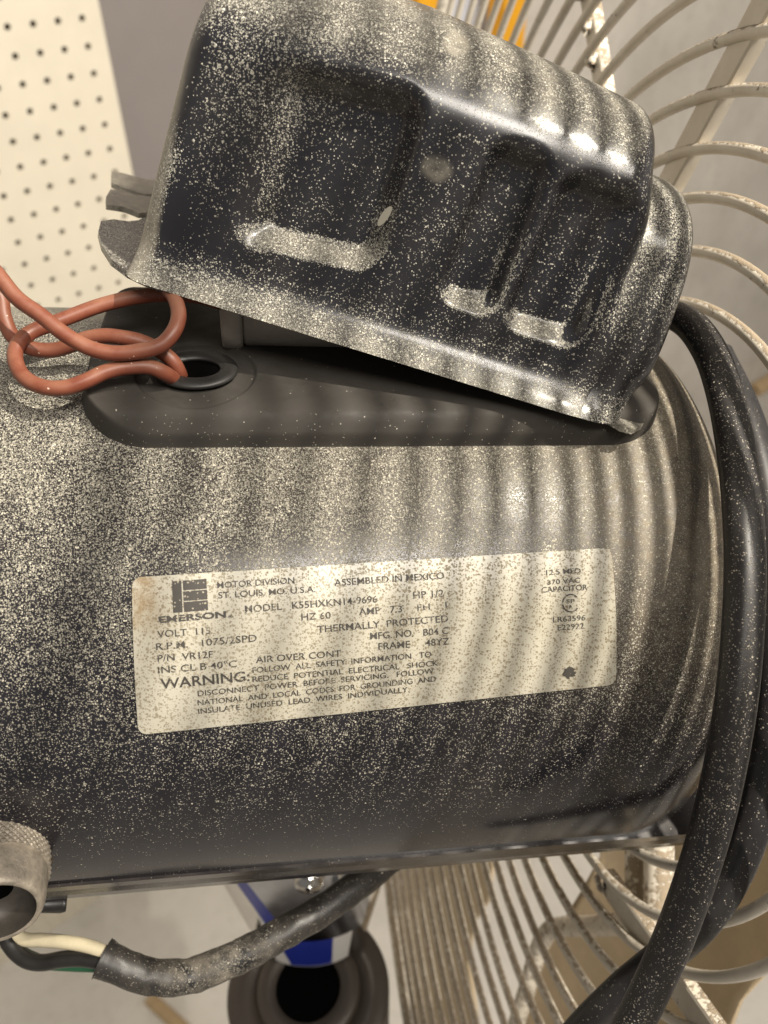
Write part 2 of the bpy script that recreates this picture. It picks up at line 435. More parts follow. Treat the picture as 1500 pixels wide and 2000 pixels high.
# pull the grid's corners in to round them
Lw, Lh, rc = .0895, .0273, .0016
x, y = uu * Lw, vv * Lh
for cx in (rc, Lw - rc):
    for cy in (rc, Lh - rc):
        dx, dy = x - cx, y - cy
        out = ((dx < 0) if cx == rc else (dx > 0)) & ((dy < 0) if cy == rc else (dy > 0))
        m = np.maximum(np.abs(dx), np.abs(dy)); h = np.hypot(dx, dy) + 1e-12
        x = np.where(out, cx + dx * m / h, x); y = np.where(out, cy + dy * m / h, y)
st = plate_st(x / Lw, y / Lh)
Vt = M(st[..., 0], st[..., 1], R + .00030).reshape(-1, 3)
inner = M(st[..., 0], st[..., 1], R - .0002).reshape(-1, 3)
bound = [i * nv for i in range(nu)] + [(nu - 1) * nv + j for j in range(1, nv)] + [i * nv + nv - 1 for i in range(nu - 2, -1, -1)] + [j for j in range(nv - 2, 0, -1)]
F = gridfaces(nu, nv); nb = len(bound); n0 = len(Vt)
Vall = np.vstack([Vt, inner[bound]])
F = F + [(bound[i], n0 + i, n0 + (i + 1) % nb, bound[(i + 1) % nb]) for i in range(nb)]
stain = ss(x / Lw, .075, .03) * ss(y / Lh, .42, .22) * .95 + .5 * ss(x / Lw, .985, 1.0) * ss(y / Lh, .5, .2)
sx, sy = x / Lw - .905, y / Lh - .9
stain = np.clip(stain + .0 * sx, 0, 1).ravel()
plate = mesh("rating_plate", Vall, F, plate_mat(), fan, attrs={'stain': np.concatenate([stain, np.zeros(nb)])}, smooth=False,
             label="cream rating plate with worn black print and brown specks")

def ink_mat():
    k = NT("worn_black_print"); v = k.obj()
    m1, r = k.flakes(v, .20, 2300, 3.3, .2, .55); n = k.noise(v, 900, 4, .7); n2 = k.noise(v, 120, 3)
    wear = k.math('MAXIMUM', m1, k.rng(k.math('ADD', n, k.math('MULTIPLY', n2, .55)), .88, .98), True)
    k.set(col=k.mix(k.math("MULTIPLY", wear, .85), (.045, .040, .034), (.36, .32, .24)), rough=.6); return k.m
M_ink = ink_mat()

def text_mesh(body, bold):
    cu = bpy.data.curves.new("t", 'FONT'); cu.body = body; cu.size = 1.0; cu.resolution_u = 3; cu.offset = bold
    ob = bpy.data.objects.new("t", cu); S.collection.objects.link(ob)
    dg = bpy.context.evaluated_depsgraph_get(); me = ob.evaluated_get(dg).to_mesh()
    V = np.array([v.co[:] for v in me.vertices]); F = [tuple(p.vertices) for p in me.polygons]
    ob.evaluated_get(dg).to_mesh_clear(); bpy.data.objects.remove(ob); bpy.data.curves.remove(cu)
    return V, F
def put_text(body, p0, p1, cap, bold=.004, name="printed_text"):
    V, F = text_mesh(body, bold)
    a0, a1 = np.array(cyl(*p0)), np.array(cyl(*p1)); deg = math.radians(1) * R
    q0 = np.array([a0[0], a0[1] * deg]); q1 = np.array([a1[0], a1[1] * deg])
    x0, x1 = V[:, 0].min(), V[:, 0].max(); L = np.linalg.norm(q1 - q0); e = (q1 - q0) / L; dn = np.array([-e[1], e[0]])
    caph = cap * (a0[2] + a1[2]) / 2 / FPX
    h = V[:, 1] / .729 * caph
    Q = q0 + ((V[:, 0] - x0) / (x1 - x0) * L)[:, None] * e - h[:, None] * dn
    mesh(name, M(Q[:, 0], Q[:, 1] / deg, R + .00042), F, M_ink, plate, smooth=False)
LINES = [("MOTOR DIVISION", (425, 1149), (575, 1139), 12.5), ("ST. LOUIS. MO. U.S.A.", (427, 1168.5), (616, 1156), 12.5),
    ("ASSEMBLED IN MEXICO", (653, 1144.5), (867, 1130), 13.5), ("MODEL   K55HXKN14-9696", (479, 1196), (737, 1176), 14),
    ("HP 1/2", (807, 1169), (866, 1164.5), 14), ("HZ 60", (589, 1211), (646, 1207), 13.5), ("AMP   7.3", (701, 1201), (785, 1195), 14),
    ("PH    1", (815, 1192), (872, 1187), 13), ("THERMALLY  PROTECTED", (620, 1235), (875, 1213.5), 14), ("MFG. NO.   B04 C", (723, 1248), (875, 1237), 14),
    ("FRAME     48YZ", (739, 1268), (877, 1257.5), 14), ("VOLT  115", (308, 1244.5), (412, 1237), 14), ("R.P.M.   1075/2SPD", (306, 1269), (502, 1251.5), 14.5),
    ("P/N  VR12F", (309, 1291), (417, 1283), 14), ("INS CL B 40°C", (310, 1314), (463, 1301), 14), ("AIR OVER CONT", (500, 1293.5), (666, 1281), 13.5),
    ("FOLLOW  ALL  SAFETY  INFORMATION   TO", (494, 1313), (842, 1281.5), 11.5), ("REDUCE  POTENTIAL  ELECTRICAL   SHOCK", (494, 1330.5), (855, 1298.5), 11.5),
    ("DISCONNECT  POWER  BEFORE  SERVICING.   FOLLOW", (387, 1358), (847, 1313.5), 11.5), ("NATIONAL  AND  LOCAL  CODES  FOR  GROUNDING  AND", (387, 1376), (851, 1329), 11.5),
    ("INSULATE  UNUSED  LEAD  WIRES  INDIVIDUALLY.", (388, 1392.5), (799, 1349.5), 11.5),
    ("12.5 MFD", (1066, 1123), (1133, 1119), 10), ("370 VAC", (1068, 1142), (1132, 1137.5), 10), ("CAPACITOR", (1057, 1157), (1146, 1151.5), 11),
    ("LR63596", (1079, 1215), (1142, 1210.5), 11), ("E22922", (1088, 1230.5), (1139, 1226.5), 11), ("SP", (1105, 1178), (1121, 1177), 8), ("A", (1109, 1189), (1117, 1188.5), 8)]
for b_, p0, p1, cap in LINES: put_text(b_, p0, p1, cap)
put_text("WARNING:", (315, 1344), (488, 1328), 21, .012)
put_text("EMERSON", (311, 1216), (442, 1205), 12.5, .035)
put_text("®", (446, 1207), (455, 1206.3), 6)
# certification ring, open to the right
dg_ = math.radians(1) * R
ccx, ccy, cct = cyl(1113.5, 1177.5); rr = 18 * cct / FPX
V = []; na = 40
for i in range(na):
    a = math.radians(38 + i * (284 / (na - 1)))
    for r_ in (rr, rr * .86): V.append((ccx + r_ * math.cos(a), ccy * dg_ - r_ * math.sin(a)))
V = np.array(V); mesh("certification_mark", M(V[:, 0], V[:, 1] / dg_, R + .00042), gridfaces(na, 2), M_ink, plate, smooth=False)
# logo block: one upright bar and three level ones
def plate_patch(name, poly4, n=8, m=4, off=.00042, mat=None):
    c = [np.array(cyl(*p)[:2]) for p in poly4]
    u, v = np.meshgrid(np.linspace(0, 1, n), np.linspace(0, 1, m), indexing='ij'); u = u[..., None]; v = v[..., None]
    q = (1 - v) * ((1 - u) * c[0] + u * c[1]) + v * ((1 - u) * c[3] + u * c[2])
    mesh(name, M(q[..., 0], q[..., 1], R + off).reshape(-1, 3), gridfaces(n, m), mat or M_ink, plate, smooth=False)
c4 = [np.array(p, float) for p in ((336.5, 1135.5), (403.5, 1130.5), (407, 1191), (339, 1196.5))]
def lg(u0, u1, v0, v1):
    f = lambda u, v: tuple((1 - v) * ((1 - u) * c4[0] + u * c4[1]) + v * ((1 - u) * c4[3] + u * c4[2]))
    return [f(u0, v0), f(u1, v0), f(u1, v1), f(u0, v1)]
for bx in ((0, .27, 0, 1), (.315, 1, 0, .31), (.315, 1, .345, .65), (.315, 1, .685, 1)): plate_patch("logo_bar", lg(*bx))
V, F = [], []
bc = cyl(1112, 1312)
random.seed(4)
pts = [(bc[0] + .0013 * math.cos(a) * (1 + .25 * random.uniform(-1, 1)), bc[1] * dg_ + .0011 * math.sin(a) * (1 + .25 * random.uniform(-1, 1))) for a in np.linspace(0, 2 * math.pi, 26, endpoint=False)]
V = np.array([(bc[0], bc[1] * dg_)] + pts)
mesh("rivet_mark", M(V[:, 0], V[:, 1] / dg_, R + .00042), [(0, 1 + i, 1 + (i + 1) % 26) for i in range(26)], M_ink, plate, smooth=False)

# wire guard: concentric rings (fitted to the photograph), flat ribs behind them
def GP(u, t, rho, off=0.0):
    return O + (.1013 + .0655 * u + .0212 * t - .094 * (rho - .09) + off) * A + (u + .0007) * U + (t + .0013) * T
RHO = [.0762, .0890, .0999, .1118, .1235, .1346, .1455] + [.1455 + .0116 * k for k in range(1, 13)]
random.seed(2)
for k, rho in enumerate(RHO):
    n = 150
    a = np.linspace(0, 2 * np.pi, n, endpoint=False)
    w = random.uniform(.0003, .0011) * np.sin(a * random.choice((1, 2, 3)) + random.uniform(0, 6)) + .0004 * np.sin(a * 5 + k * 1.7)
    P_ = np.array([GP((rho + w[i]) * math.cos(a[i]), (rho + w[i]) * math.sin(a[i]), rho) for i in range(n)])
    V, F = tubemesh(P_, 0.00142 if k < len(RHO) - 1 else .0026, 12, closed=True)
    mesh("guard_ring", V, F, M_wire, fan)
NG = nrm(np.cross(GP(0, .1, .09) - GP(0, 0, .09), GP(.1, 0, .09) - GP(0, 0, .09)))
if NG @ A < 0: NG = -NG
def onguard(px, py, off):
    h = rayhit(px, py, GP(0, 0, .09) + NG * off, NG); d = h - O; return d @ U, d @ T
def bar(p0, p1, w, th_, mat, name, parent):
    d = nrm(p1 - p0); s = nrm(np.cross(d, NG)); n = 14
    V = []
    for i in range(n):
        p = p0 + (p1 - p0) * i / (n - 1)
        for x_, y_ in ((-.5, -.5), (-.42, -.62), (.42, -.62), (.5, -.5), (.5, .5), (-.5, .5)):
            V.append(p + s * x_ * w + NG * y_ * th_)
    return mesh(name, V, gridfaces(n, 6, closev=True) + [tuple(range(6))[::-1], tuple((n - 1) * 6 + np.arange(6))], mat, parent, smooth=False)
def rib_from_px(pa, pb, w, r0=.066, r1=.285):
    a_ = np.array(onguard(*pa, .0042)); b_ = np.array(onguard(*pb, .0042)); d = (b_ - a_) / np.linalg.norm(b_ - a_)
    c0 = a_ - d * (a_ @ d); h0 = math.sqrt(max(r0 ** 2 - c0 @ c0, 0)); h1 = math.sqrt(r1 ** 2 - c0 @ c0)
    e0, e1 = c0 + d * h0, c0 + d * h1
    rib = bar(GP(*e0, np.linalg.norm(e0), .0042), GP(*e1, np.linalg.norm(e1), .0042), w, .003, M_wire, "guard_rib", fan)
    for k, rho in enumerate(RHO[:14]):
        if not r0 < rho < r1: continue
        hh = math.sqrt(max(rho * rho - c0 @ c0, 0)); e = c0 + d * hh
        c = GP(*e, rho, .0016); dw = d[0] * U + d[1] * T; sw = np.cross(dw, NG)
        V = []; rng_ = random.Random(k * 7 + int(1e4 * w))
        for i in range(1, 6):
            for j in range(10):
                ph, ps = math.pi * i / 6, 2 * math.pi * j / 10; q_ = 1 + .35 * rng_.uniform(-1, 1)
                V.append(c + q_ * (.0030 * math.cos(ph) * dw + .0026 * math.sin(ph) * math.cos(ps) * sw + .0019 * math.sin(ph) * math.sin(ps) * NG))
        mesh("weld_bead", V, gridfaces(5, 10, closev=True) + [tuple(range(10))[::-1], tuple(40 + np.arange(10))], M_stay, rib)
rib_from_px((1212, 230), (1198, 0), .0065)
rib_from_px((1352, 330), (1480, 130), .0085)
rib_from_px((1325, 1885), (1390, 1965), .008, .085)
# bent wire bracket under the motor
for path in ([(1243, 1640), (1243, 1730), (1243, 1792), (1225, 1803), (1160, 1808), (1085, 1812), (1062, 1832), (1047, 1868), (1034, 1915), (1013, 1985), (985, 2080)], [(1287, 1640), (1287, 1730), (1287, 1830), (1288, 1900)]):
    P_ = []
    for p in path:
        u, t = onguard(*p, .010); P_.append(rayhit(*p, GP(0, 0, .09) + NG * .010, NG))
    V, F = tubemesh(spline(P_, 6), .0034 if len(path) > 5 else .0042, 12); mesh("guard_stay", V, F, M_stay, fan)

# fan blade beyond the guard, with its hub
def blade(poly, off, cpx, twist):
    PB = GP(0, 0, .09) + NG * off
    cb = rayhit(*cpx, PB, NG); rad = nrm(cb - O - ((cb - O) @ NG) * NG); tan_ = np.cross(NG, rad)
    NB = nrm(NG + twist * tan_)
    P_ = np.array([rayhit(*p, cb, NB) for p in poly]); cen = P_.mean(0)
    V = []; nr = 10
    for k in range(nr + 1):
        f_ = k / nr
        for p in P_: V.append(cen + (p - cen) * f_ + NB * .010 * (1 - f_ ** 2))
    V = np.array(V); m_ = len(P_)
    F = gridfaces(nr + 1, m_, closev=True); n0 = len(V)
    V = np.vstack([V, V + NB * .0016]); F = F + [tuple(x + n0 for x in f[::-1]) for f in F] + [(nr * m_ + i, n0 + nr * m_ + i, n0 + nr * m_ + (i + 1) % m_, nr * m_ + (i + 1) % m_) for i in range(m_)]
    mesh("fan_blade", V, F, M_blade, fan)
blade([(1165, 1600), (1172, 1672), (1132, 1745), (1098, 1800), (1052, 1838), (1030, 1920), (1008, 2010), (1000, 2130), (1130, 2260), (1330, 2200), (1405, 2060), (1445, 1955), (1500, 1895), (1580, 1800), (1610, 1650), (1500, 1500), (1300, 1500)], .030, (1300, 1850), .22)
blade([(770, 1560), (860, 1540), (945, 1600), (962, 1690), (952, 1760), (925, 1800), (912, 1880), (925, 1960), (940, 2080), (860, 2110), (810, 2000), (782, 1860), (768, 1720)], .045, (860, 1800), -.1)
hc = O + NG * .110
V, F = tubemesh(np.array([hc + NG * x_ for x_ in (0, .004, .03, .034)]), np.array([.030, .034, .034, .028]), 32)
mesh("blade_hub", V, F, M_blade, fan)

# tilt knob at the left, pointing down towards the camera
ks, kth, kt = cyl(-8, 1664)
kd = nrm(nrm(M(np.array(ks), 78.0) - (O + ks * A)) + .22 * A); k0 = M(np.array(ks), kth, R - .0015)
kx = A - (A @ kd) * kd; kx = nrm(kx); ky = np.cross(kd, kx)
def lathe(name, prof_, mat, parent, seg=64, knurl=0):
    V = []
    for h, r_ in prof_:
        for i in range(seg):
            a = 2 * math.pi * i / seg
            V.append(k0 + kd * h + r_ * (math.cos(a) * kx + math.sin(a) * ky))
    return mesh(name, V, gridfaces(len(prof_), seg, closev=True), mat, parent)
knob = lathe("tilt_knob", [(.003, .0), (.003, .0088), (.0095, .0088), (.0130, .0085), (.0142, .0082), (.0149, .0079), (.0152, .0074), (.0150, .0069)], M_zinc, fan)
lathe("washer", [(-.001, .0), (-.001, .0102), (.0008, .0107), (.0022, .0107), (.0028, .0101), (.0028, .0)], M_rust, knob)
V = []; nk, mk = 220, 44          # diamond knurling as real relief
for j in range(mk):
    h = .0026 + .0054 * j / (mk - 1)
    for i in range(nk):
        a = 2 * math.pi * i / nk
        d_ = max(abs(math.sin(a * 22 + h * 2400)), 0) ; e_ = abs(math.sin(a * 22 - h * 2400))
        r_ = .0091 + .00030 * min(d_, e_) * (1 if 0 < j < mk - 1 else 0) - (.0006 if j in (0, mk - 1) else 0)
        V.append(k0 + kd * h + r_ * (math.cos(a) * kx + math.sin(a) * ky))
mesh("knurled_band", V, gridfaces(mk, nk, closev=True), M_zinc, knob, smooth=False)
lathe("bolt_recess", [(.0150, .0069), (.0128, .0066), (.0102, .0060), (.0098, .0)], plain("dark_steel", (.055, .048, .040), .5, .3, var=.4, scale=300), knob)  # inside of the recess given a darker steel than the knob
V = [k0 + kd * .0100] + [k0 + kd * .0100 + .0035 * (math.cos(a) * kx + math.sin(a) * ky) for a in np.linspace(0, 2 * math.pi, 24, endpoint=False)]
mesh("socket", V, [(0, 1 + i, 1 + (i + 1) % 24) for i in range(24)], M_black, knob)
# black boss behind the knob, under the motor
V, F = tubemesh(np.array([pt(40, 1766, .176), pt(88, 1766, .178), pt(118, 1764, .180), pt(129, 1763, .1805)]), np.array([.0016, .0018, .0021, .0019]), 14)
mesh("trunnion_stub", V, F, M_blackw, fan)

# chrome neck under the motor, collar and column down to the floor
nx, ny = -.0327, .151
def sect(z, hw, hd, n=48, e=2.2):
    a = np.linspace(0, 2 * np.pi, n, endpoint=False); c, s_ = np.cos(a), np.sin(a)
    return np.stack([nx + hw * np.sign(c) * np.abs(c) ** (2 / e), ny + hd * np.sign(s_) * np.abs(s_) ** (2 / e), np.full(n, z)], 1)
zt, zb = CAMZ - .215, CAMZ - .369
lv = [(zt + (zb - zt) * k / 12) for k in range(13)]
hw = lambda z: 1.15 * (.0225 + .0105 * np.clip((z - zb) / .080, 0, 1.25))
V = np.vstack([sect(z, hw(z), .020) for z in lv])
neck = mesh("chrome_neck", V, gridfaces(13, 48, closev=True), M_chrome, fan)
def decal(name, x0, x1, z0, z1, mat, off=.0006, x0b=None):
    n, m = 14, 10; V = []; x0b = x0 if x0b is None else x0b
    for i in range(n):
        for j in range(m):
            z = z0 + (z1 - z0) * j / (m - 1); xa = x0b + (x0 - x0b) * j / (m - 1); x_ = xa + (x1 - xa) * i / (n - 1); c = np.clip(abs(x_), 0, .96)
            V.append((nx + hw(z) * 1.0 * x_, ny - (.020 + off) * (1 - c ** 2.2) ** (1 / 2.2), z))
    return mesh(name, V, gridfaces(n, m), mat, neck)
decal("reflection_border", -.52, .66, CAMZ - .3685, CAMZ - .315, M_white, .0005)  # pale edges of the reflection painted below
decal("blue_reflection", -.66, .40, CAMZ - .3670, CAMZ - .285, M_blue, .0009, x0b=-.26)  # blue reflection in the chrome, painted on as a patch
decal("reflection_plate", -.60, .80, CAMZ - .340, CAMZ - .270, plain("polished_plate", (.42, .43, .46), .16, 1.0, var=.3, scale=70), .0014, x0b=-.16)  # added plate standing for grey-blue reflections in the chrome
for bx_, bz_, r_ in ((-.006, .262, .0055), (.010, .255, .0062), (.006, .275, .0042)):
    p = np.array([nx + bx_ + .012, ny - .020, CAMZ - bz_ - .022]); V, F = tubemesh(np.array([p, p + [0, -.003, 0], p + [0, -.005, 0], p + [0, -.006, 0]]), np.array([r_, r_, r_ * .8, r_ * .3]), 20)
    mesh("bolt_head", V, F, M_chrome, neck)
def ringdisc(name, z0, z1, ro, ri, mat, parent, cx=nx + .0005, cy=ny - .027, seg=64):
    V = []
    for z, r_ in ((z0, ri), (z1, ri), (z1, ro - .0015), (z1 - .0015, ro), (z0, ro)):
        for i in range(seg):
            a = 2 * math.pi * i / seg; V.append((cx + r_ * math.cos(a), cy + r_ * math.sin(a), z))
    return mesh(name, V, gridfaces(5, seg, closeu=True, closev=True), mat, parent)
col = ringdisc("column", .03, CAMZ - .374, .0345, .021, M_collar, fan)
ringdisc("column_sleeve", CAMZ - .41, CAMZ - .3715, .0222, .0138, M_collar, col)
V = [(nx + .0005 + .0139 * math.cos(a), ny - .027 + .0139 * math.sin(a), CAMZ - .3735) for a in np.linspace(0, 2 * math.pi, 40, endpoint=False)]
mesh("bore", V, [tuple(range(40))], M_black, col, smooth=False)
ringdisc("floor_base", .0, .03, .19, .0, M_tan, fan)

# ------------------------------------------------------------------ capacitor under the cover
cz = .158
ca = pt(432, 640, .1585); cdir = nrm(A + .02 * T)
capE = empty("capacitor", ca)
tag(capE, "oval grey metal can with rimmed end lying under the tilted black cover", "capacitor")
def oval(h0, h1, ru, rt, c, n=56, bev=.0006):
    V = []
    for h, k in ((h0, 0), (h0, 1 - bev / rt), (h0 + bev, 1), (h1 - bev, 1), (h1, 1 - bev / rt), (h1, 0)):
        for i in range(n):
            a = 2 * math.pi * i / n; V.append(c + cdir * h + U * ru * k * math.cos(a) + T * rt * k * math.sin(a))
    return V, gridfaces(6, n, closev=True)
cc = ca + U * .0056 - T * .012
V, F = oval(.0, .0042, .0152, .0152, cc); mesh("rim", V, F, M_can, capE)
V, F = oval(.0042, .055, .0143, .0143, cc); mesh("can", V, F, M_can, capE)

# ------------------------------------------------------------------ loose pressed-steel cover
P0c, P1c = ray(300, 545) * .150, ray(1232, 832) * .157
euc = nrm(P1c - P0c); ev0 = nrm(UPc - (UPc @ euc) * euc); ew0 = np.cross(euc, ev0)
if ew0[2] > 0: ew0 = -ew0
be = math.radians(12)
EVc = math.cos(be) * ev0 - math.sin(be) * ew0; EWc = math.cos(be) * ew0 + math.sin(be) * ev0
C0 = toW(P0c); EU = toW(euc) - CAM; EV = toW(EVc) - CAM; EW = toW(EWc) - CAM
cover = empty("capacitor_cover", C0)
tag(cover, "loose glossy black pressed steel cover speckled with pale dust, tilted above the motor", "motor cover")
def CW(u, v, w):
    return C0 + np.asarray(u)[..., None] * EU + np.asarray(v)[..., None] * EV + np.asarray(w)[..., None] * EW
def cover_shell(name, u0, u1, rl, rr_, Hf, dep, wset, emb, n=300, seed=0, flange=True):
    """loft along u of an arched section; ends roll over with radii rl (left) and rr_ (right)"""
    # section parameter: bottom near edge -> wall -> rounded top -> far wall
    pv, pw = [], []
    for k in range(130): pv.append(k / 129 * .70); pw.append(0.0)
    for k in range(1, 60):
        q_ = k / 59 * math.pi / 2; pv.append(.70 + .30 * math.sin(q_)); pw.append(-(1 - math.cos(q_)) * .52)
    for k in range(1, 12): pv.append(1.0); pw.append(-.52 - .1 * k / 11)
    for k in range(1, 26):
        q_ = k / 25 * math.pi / 2; pv.append(1 - .35 * (1 - math.cos(q_))); pw.append(-.62 - .38 * math.sin(q_))
    for k in range(1, 12): pv.append(.65 * (1 - k / 11)); pw.append(-1.0)
    pv, pw = np.array(pv), np.array(pw); m = len(pv)
    us = []
    kk_ = 26
    us += [u0 + rl * (1 - math.cos(q_)) for q_ in np.linspace(0.02, math.pi / 2, kk_)]
    us += list(np.linspace(u0 + rl, u1 - rr_, n))[1:-1]
    us += [u1 - rr_ * (1 - math.sin(q_)) for q_ in np.linspace(0, math.pi / 2 - .02, kk_ + 10)]
    us = np.array(us); N = len(us)
    inset = np.where(us < u0 + rl, rl - np.sqrt(np.maximum(rl ** 2 - (u0 + rl - us) ** 2, 0)), 0)
    inset = inset + np.where(us > u1 - rr_, rr_ - np.sqrt(np.maximum(rr_ ** 2 - (us - u1 + rr_) ** 2, 0)), 0)
    UU = np.repeat(us[:, None], m, 1); H = Hf(us)[:, None] - inset[:, None]
    VV = pv[None, :] * H; Dp = dep
    WW = wset - inset[:, None] + pw[None, :] * (Dp - 2 * inset[:, None])
    if flange:   # outward curl of the lower edge
        near = (pw[None, :] == 0)
        WW = WW + np.where(near, .0048 * np.clip(1 - VV / .0085, 0, 1) ** 2.2, 0)
    UU = UU + .0042 * (VV / .047) * ss(UU, .034, .0)          # the left end leans in
    UU0 = UU.copy()
    if name == 'body': UU = UU + (.0022 * ss(VV, .046, .032) + .0078 * ss(VV, .026, .008) - .002 * ss(VV, .008, 0)) * ss(UU, .074, .0832)   # lower wall runs on to the foot
    n_ = (pw[None, :] > -.30)
    e = emb(UU, VV) if emb else 0
    WW = WW - np.where(n_, e, 0)
    WW = WW - .0022 * ((UU - .037) / .045) ** 2 * ss(VV, .012, .040); VV = VV - .0009 * ((UU - .037) / .045) ** 2 * ss(VV, .03, .05)   # crowned pressing
    P_ = CW(UU, VV, WW)
    du = np.gradient(P_, axis=0); dv = np.gradient(P_, axis=1); nn = np.cross(du, dv); nn /= np.linalg.norm(nn, axis=2)[..., None] + 1e-12
    ctr = CW(np.array((u0 + u1) / 2), np.array(.02), np.array(-dep / 2))
    sgn = np.sign(np.sum(nn * (P_ - ctr), axis=2)); nn *= np.where(sgn == 0, 1, sgn)[..., None]
    return P_, nn, UU0, VV, WW, N, m
def rr_depth(u, v, u0, u1, v0, v1, r, soft, left=None):
    d = rrect_d(u, v, u0, u1, v0, v1, r)
    s_ = ss(d, -soft * .35, soft * .65)
    return s_
mm_ = .001
def recess(u, v, u0, u1, v0, v1, lean, depth, sl, sr, rise=0.0, sb=.0028, st=.0040, rad=.0042):
    """one pressed panel with rounded corners: short left and lower walls, long soft right-hand wall"""
    x = u - lean * (v - .027); y = v - rise * (x - (u0 + u1) / 2)
    d = rrect_d(x, y, u0, u1, v0, v1, rad)
    hx, hy = (u1 - u0) / 2, (v1 - v0) / 2
    nx_, ny_ = (x - (u0 + u1) / 2), (y - (v0 + v1) / 2)
    wr, wl = ss(nx_, hx - .006, hx), ss(-nx_, hx - .006, hx); wt, wb_ = ss(ny_, hy - .006, hy), ss(-ny_, hy - .006, hy)
    e = 1e-4; soft = (wr * sr + wl * sl + wt * st + wb_ * sb + e * .003) / (wr + wl + wt + wb_ + e)
    return depth * ss(d, -soft * .42, soft * .58)
def emboss(u, v):
    u = np.asarray(u, float); v = np.asarray(v, float)
    a_ = recess(u, v, .0150, .0394, .0135, .0418, .03, .0046, .0100, .0052, .08, sb=.0040, st=.0070)
    b_ = recess(u, v, .0530, .0630, .0130, .0402, .03, .0036, .0026, .0050, sb=.0036, st=.0065, rad=.0030)
    c_ = recess(u, v, .0660, .0806, .0120, .0390, .06, .0036, .0026, .0055, sb=.0036, st=.0065, rad=.0034)
    return a_ + b_ + c_
def dust_cover(P_, nn, UU, VV, EMB):
    z = nn[..., 2]; pn = vnoise(P_, 110, 7); pn2 = vnoise(P_, 350, 8)
    d = .055 + .10 * (pn - .3)
    d = d + .55 * ss(z, .40, .92)
    d = d + .62 * ss(VV, .0070, .0012) * (.6 + .6 * pn2)                     # along the lower lip
    d = d + .25 * ss(UU, .0205, .0182) * ss(UU, .0150, .0172) * ss(VV, .014, .018) * ss(VV, .046, .036)
    d = d + .26 * ss(VV, .018, .046) * ss(UU, .034, .012) * ss(UU, .001, .006)      # upper left field
    d = d + .75 * ss(z, .22, .45) * ss(VV, .030, .020) * ss(VV, .006, .009)         # ledges of the recesses
    d = d - .06 * ss(UU, .006, .000)
    f_ = .05 * pn + .55 * ss(z, .55, .95) * (.3 + pn2)
    f_ = f_ + .95 * ss(UU, .0002, -.0016)                                     # grimy rolled left edge
    g1 = np.hypot((UU - .0452), (VV - .0335) * 1.3)                            # two dried splashes
    f_ = f_ + .75 * ss(g1, .0034, .0012) * (.4 + pn2)
    g2 = np.hypot((UU - .0425), (VV - .0525) * 1.2)
    f_ = f_ + 1.0 * ss(g2, .0026, .0018)
    return np.clip(d, .0, 1).ravel(), np.clip(f_, 0, 1).ravel()
Hb = lambda u: .0570 - .00075 / .01 * np.maximum(u - .036, 0)
P_, nn, UU, VV, WW, N, m = cover_shell("body", -.0050, .0832, .0050, .0055, Hb, .046, 0.0, emboss)
dc, fc = dust_cover(P_, nn, UU, VV, None)
body = mesh("cover_body", P_.reshape(-1, 3), gridfaces(N, m), M_cover, cover, attrs={'dust': dc, 'film': fc})
Hs = lambda u: .0430 - .0 * u
P_, nn, UU, VV, WW, N, m = cover_shell("shoulder", .0790, .0980, .002, .0085, Hs, .042, -.0004, None, n=90)
# the shoulder leans back and its lower half spreads to the foot
WW2 = -.0035 * ss(VV, .012, .036); P_ = P_ + WW2[..., None] * EW
UU2 = np.where(UU > .085, -.0030 * ss(VV, .010, .0), 0); P_ = P_ + UU2[..., None] * EU
d_ = .07 + .75 * ss(nn[..., 2], .10, .6) * ss(VV, .010, .026) + .6 * ss(VV, .006, .001) + .45 * ss(VV, .012, .030) * vnoise(P_, 200, 3)
f_ = .05 + .45 * ss(UU, .0865, .0835) * ss(VV, .012, .03)
mesh("cover_shoulder", P_.reshape(-1, 3), gridfaces(N, m), M_cover, cover, attrs={'dust': np.clip(d_, 0, 1).ravel(), 'film': np.clip(f_, 0, 1).ravel()})
# flange plate pieces at the ends: ear, slotted fingers, foot
def plate_px(name, poly, th_=.0012, v0=0.0, dust_=.5, film_=.2, lab=None):
    Pq = np.array([rayhit(*p, C0 + EV * v0, EV) for p in poly]); n = len(Pq)
    V = np.vstack([Pq, Pq - EV * th_]); cen = Pq.mean(0)
    k = 6; rings = []
    for i in range(k): rings.append(cen + (Pq - cen) * (1 - i / k))
    V = np.vstack(rings + [cen[None], Pq - EV * th_]); F = []
    for i in range(k - 1):
        for j in range(n): F.append((i * n + j, i * n + (j + 1) % n, (i + 1) * n + (j + 1) % n, (i + 1) * n + j))
    for j in range(n): F.append(((k - 1) * n + j, (k - 1) * n + (j + 1) % n, k * n))
    b0 = k * n + 1
    for j in range(n): F.append((b0 + j, b0 + (j + 1) % n, (j + 1) % n, j))
    F.append(tuple(b0 + np.arange(n))[::-1])
    mesh(name, V, F, M_cover, cover, smooth=False, attrs={'dust': np.full(len(V), dust_), 'film': np.full(len(V), film_)}, label=lab)
plate_px("mounting_ear", [(380, 575), (330, 562), (290, 550), (250, 531), (218, 507), (199, 478), (192, 452), (197, 432), (222, 428), (250, 432), (270, 430), (290, 420), (330, 440), (380, 520)], v0=.0002, dust_=.62, film_=.10)
plate_px("mounting_finger", [(300, 414), (272, 416), (245, 405), (208, 399), (207, 385), (216, 369), (236, 370), (262, 380), (310, 386)], v0=.0010, dust_=.05, film_=.85)
plate_px("mounting_finger", [(320, 380), (282, 379), (250, 370), (218, 357), (218, 334), (240, 338), (285, 350), (320, 352)], v0=.0010, dust_=.05, film_=.85)
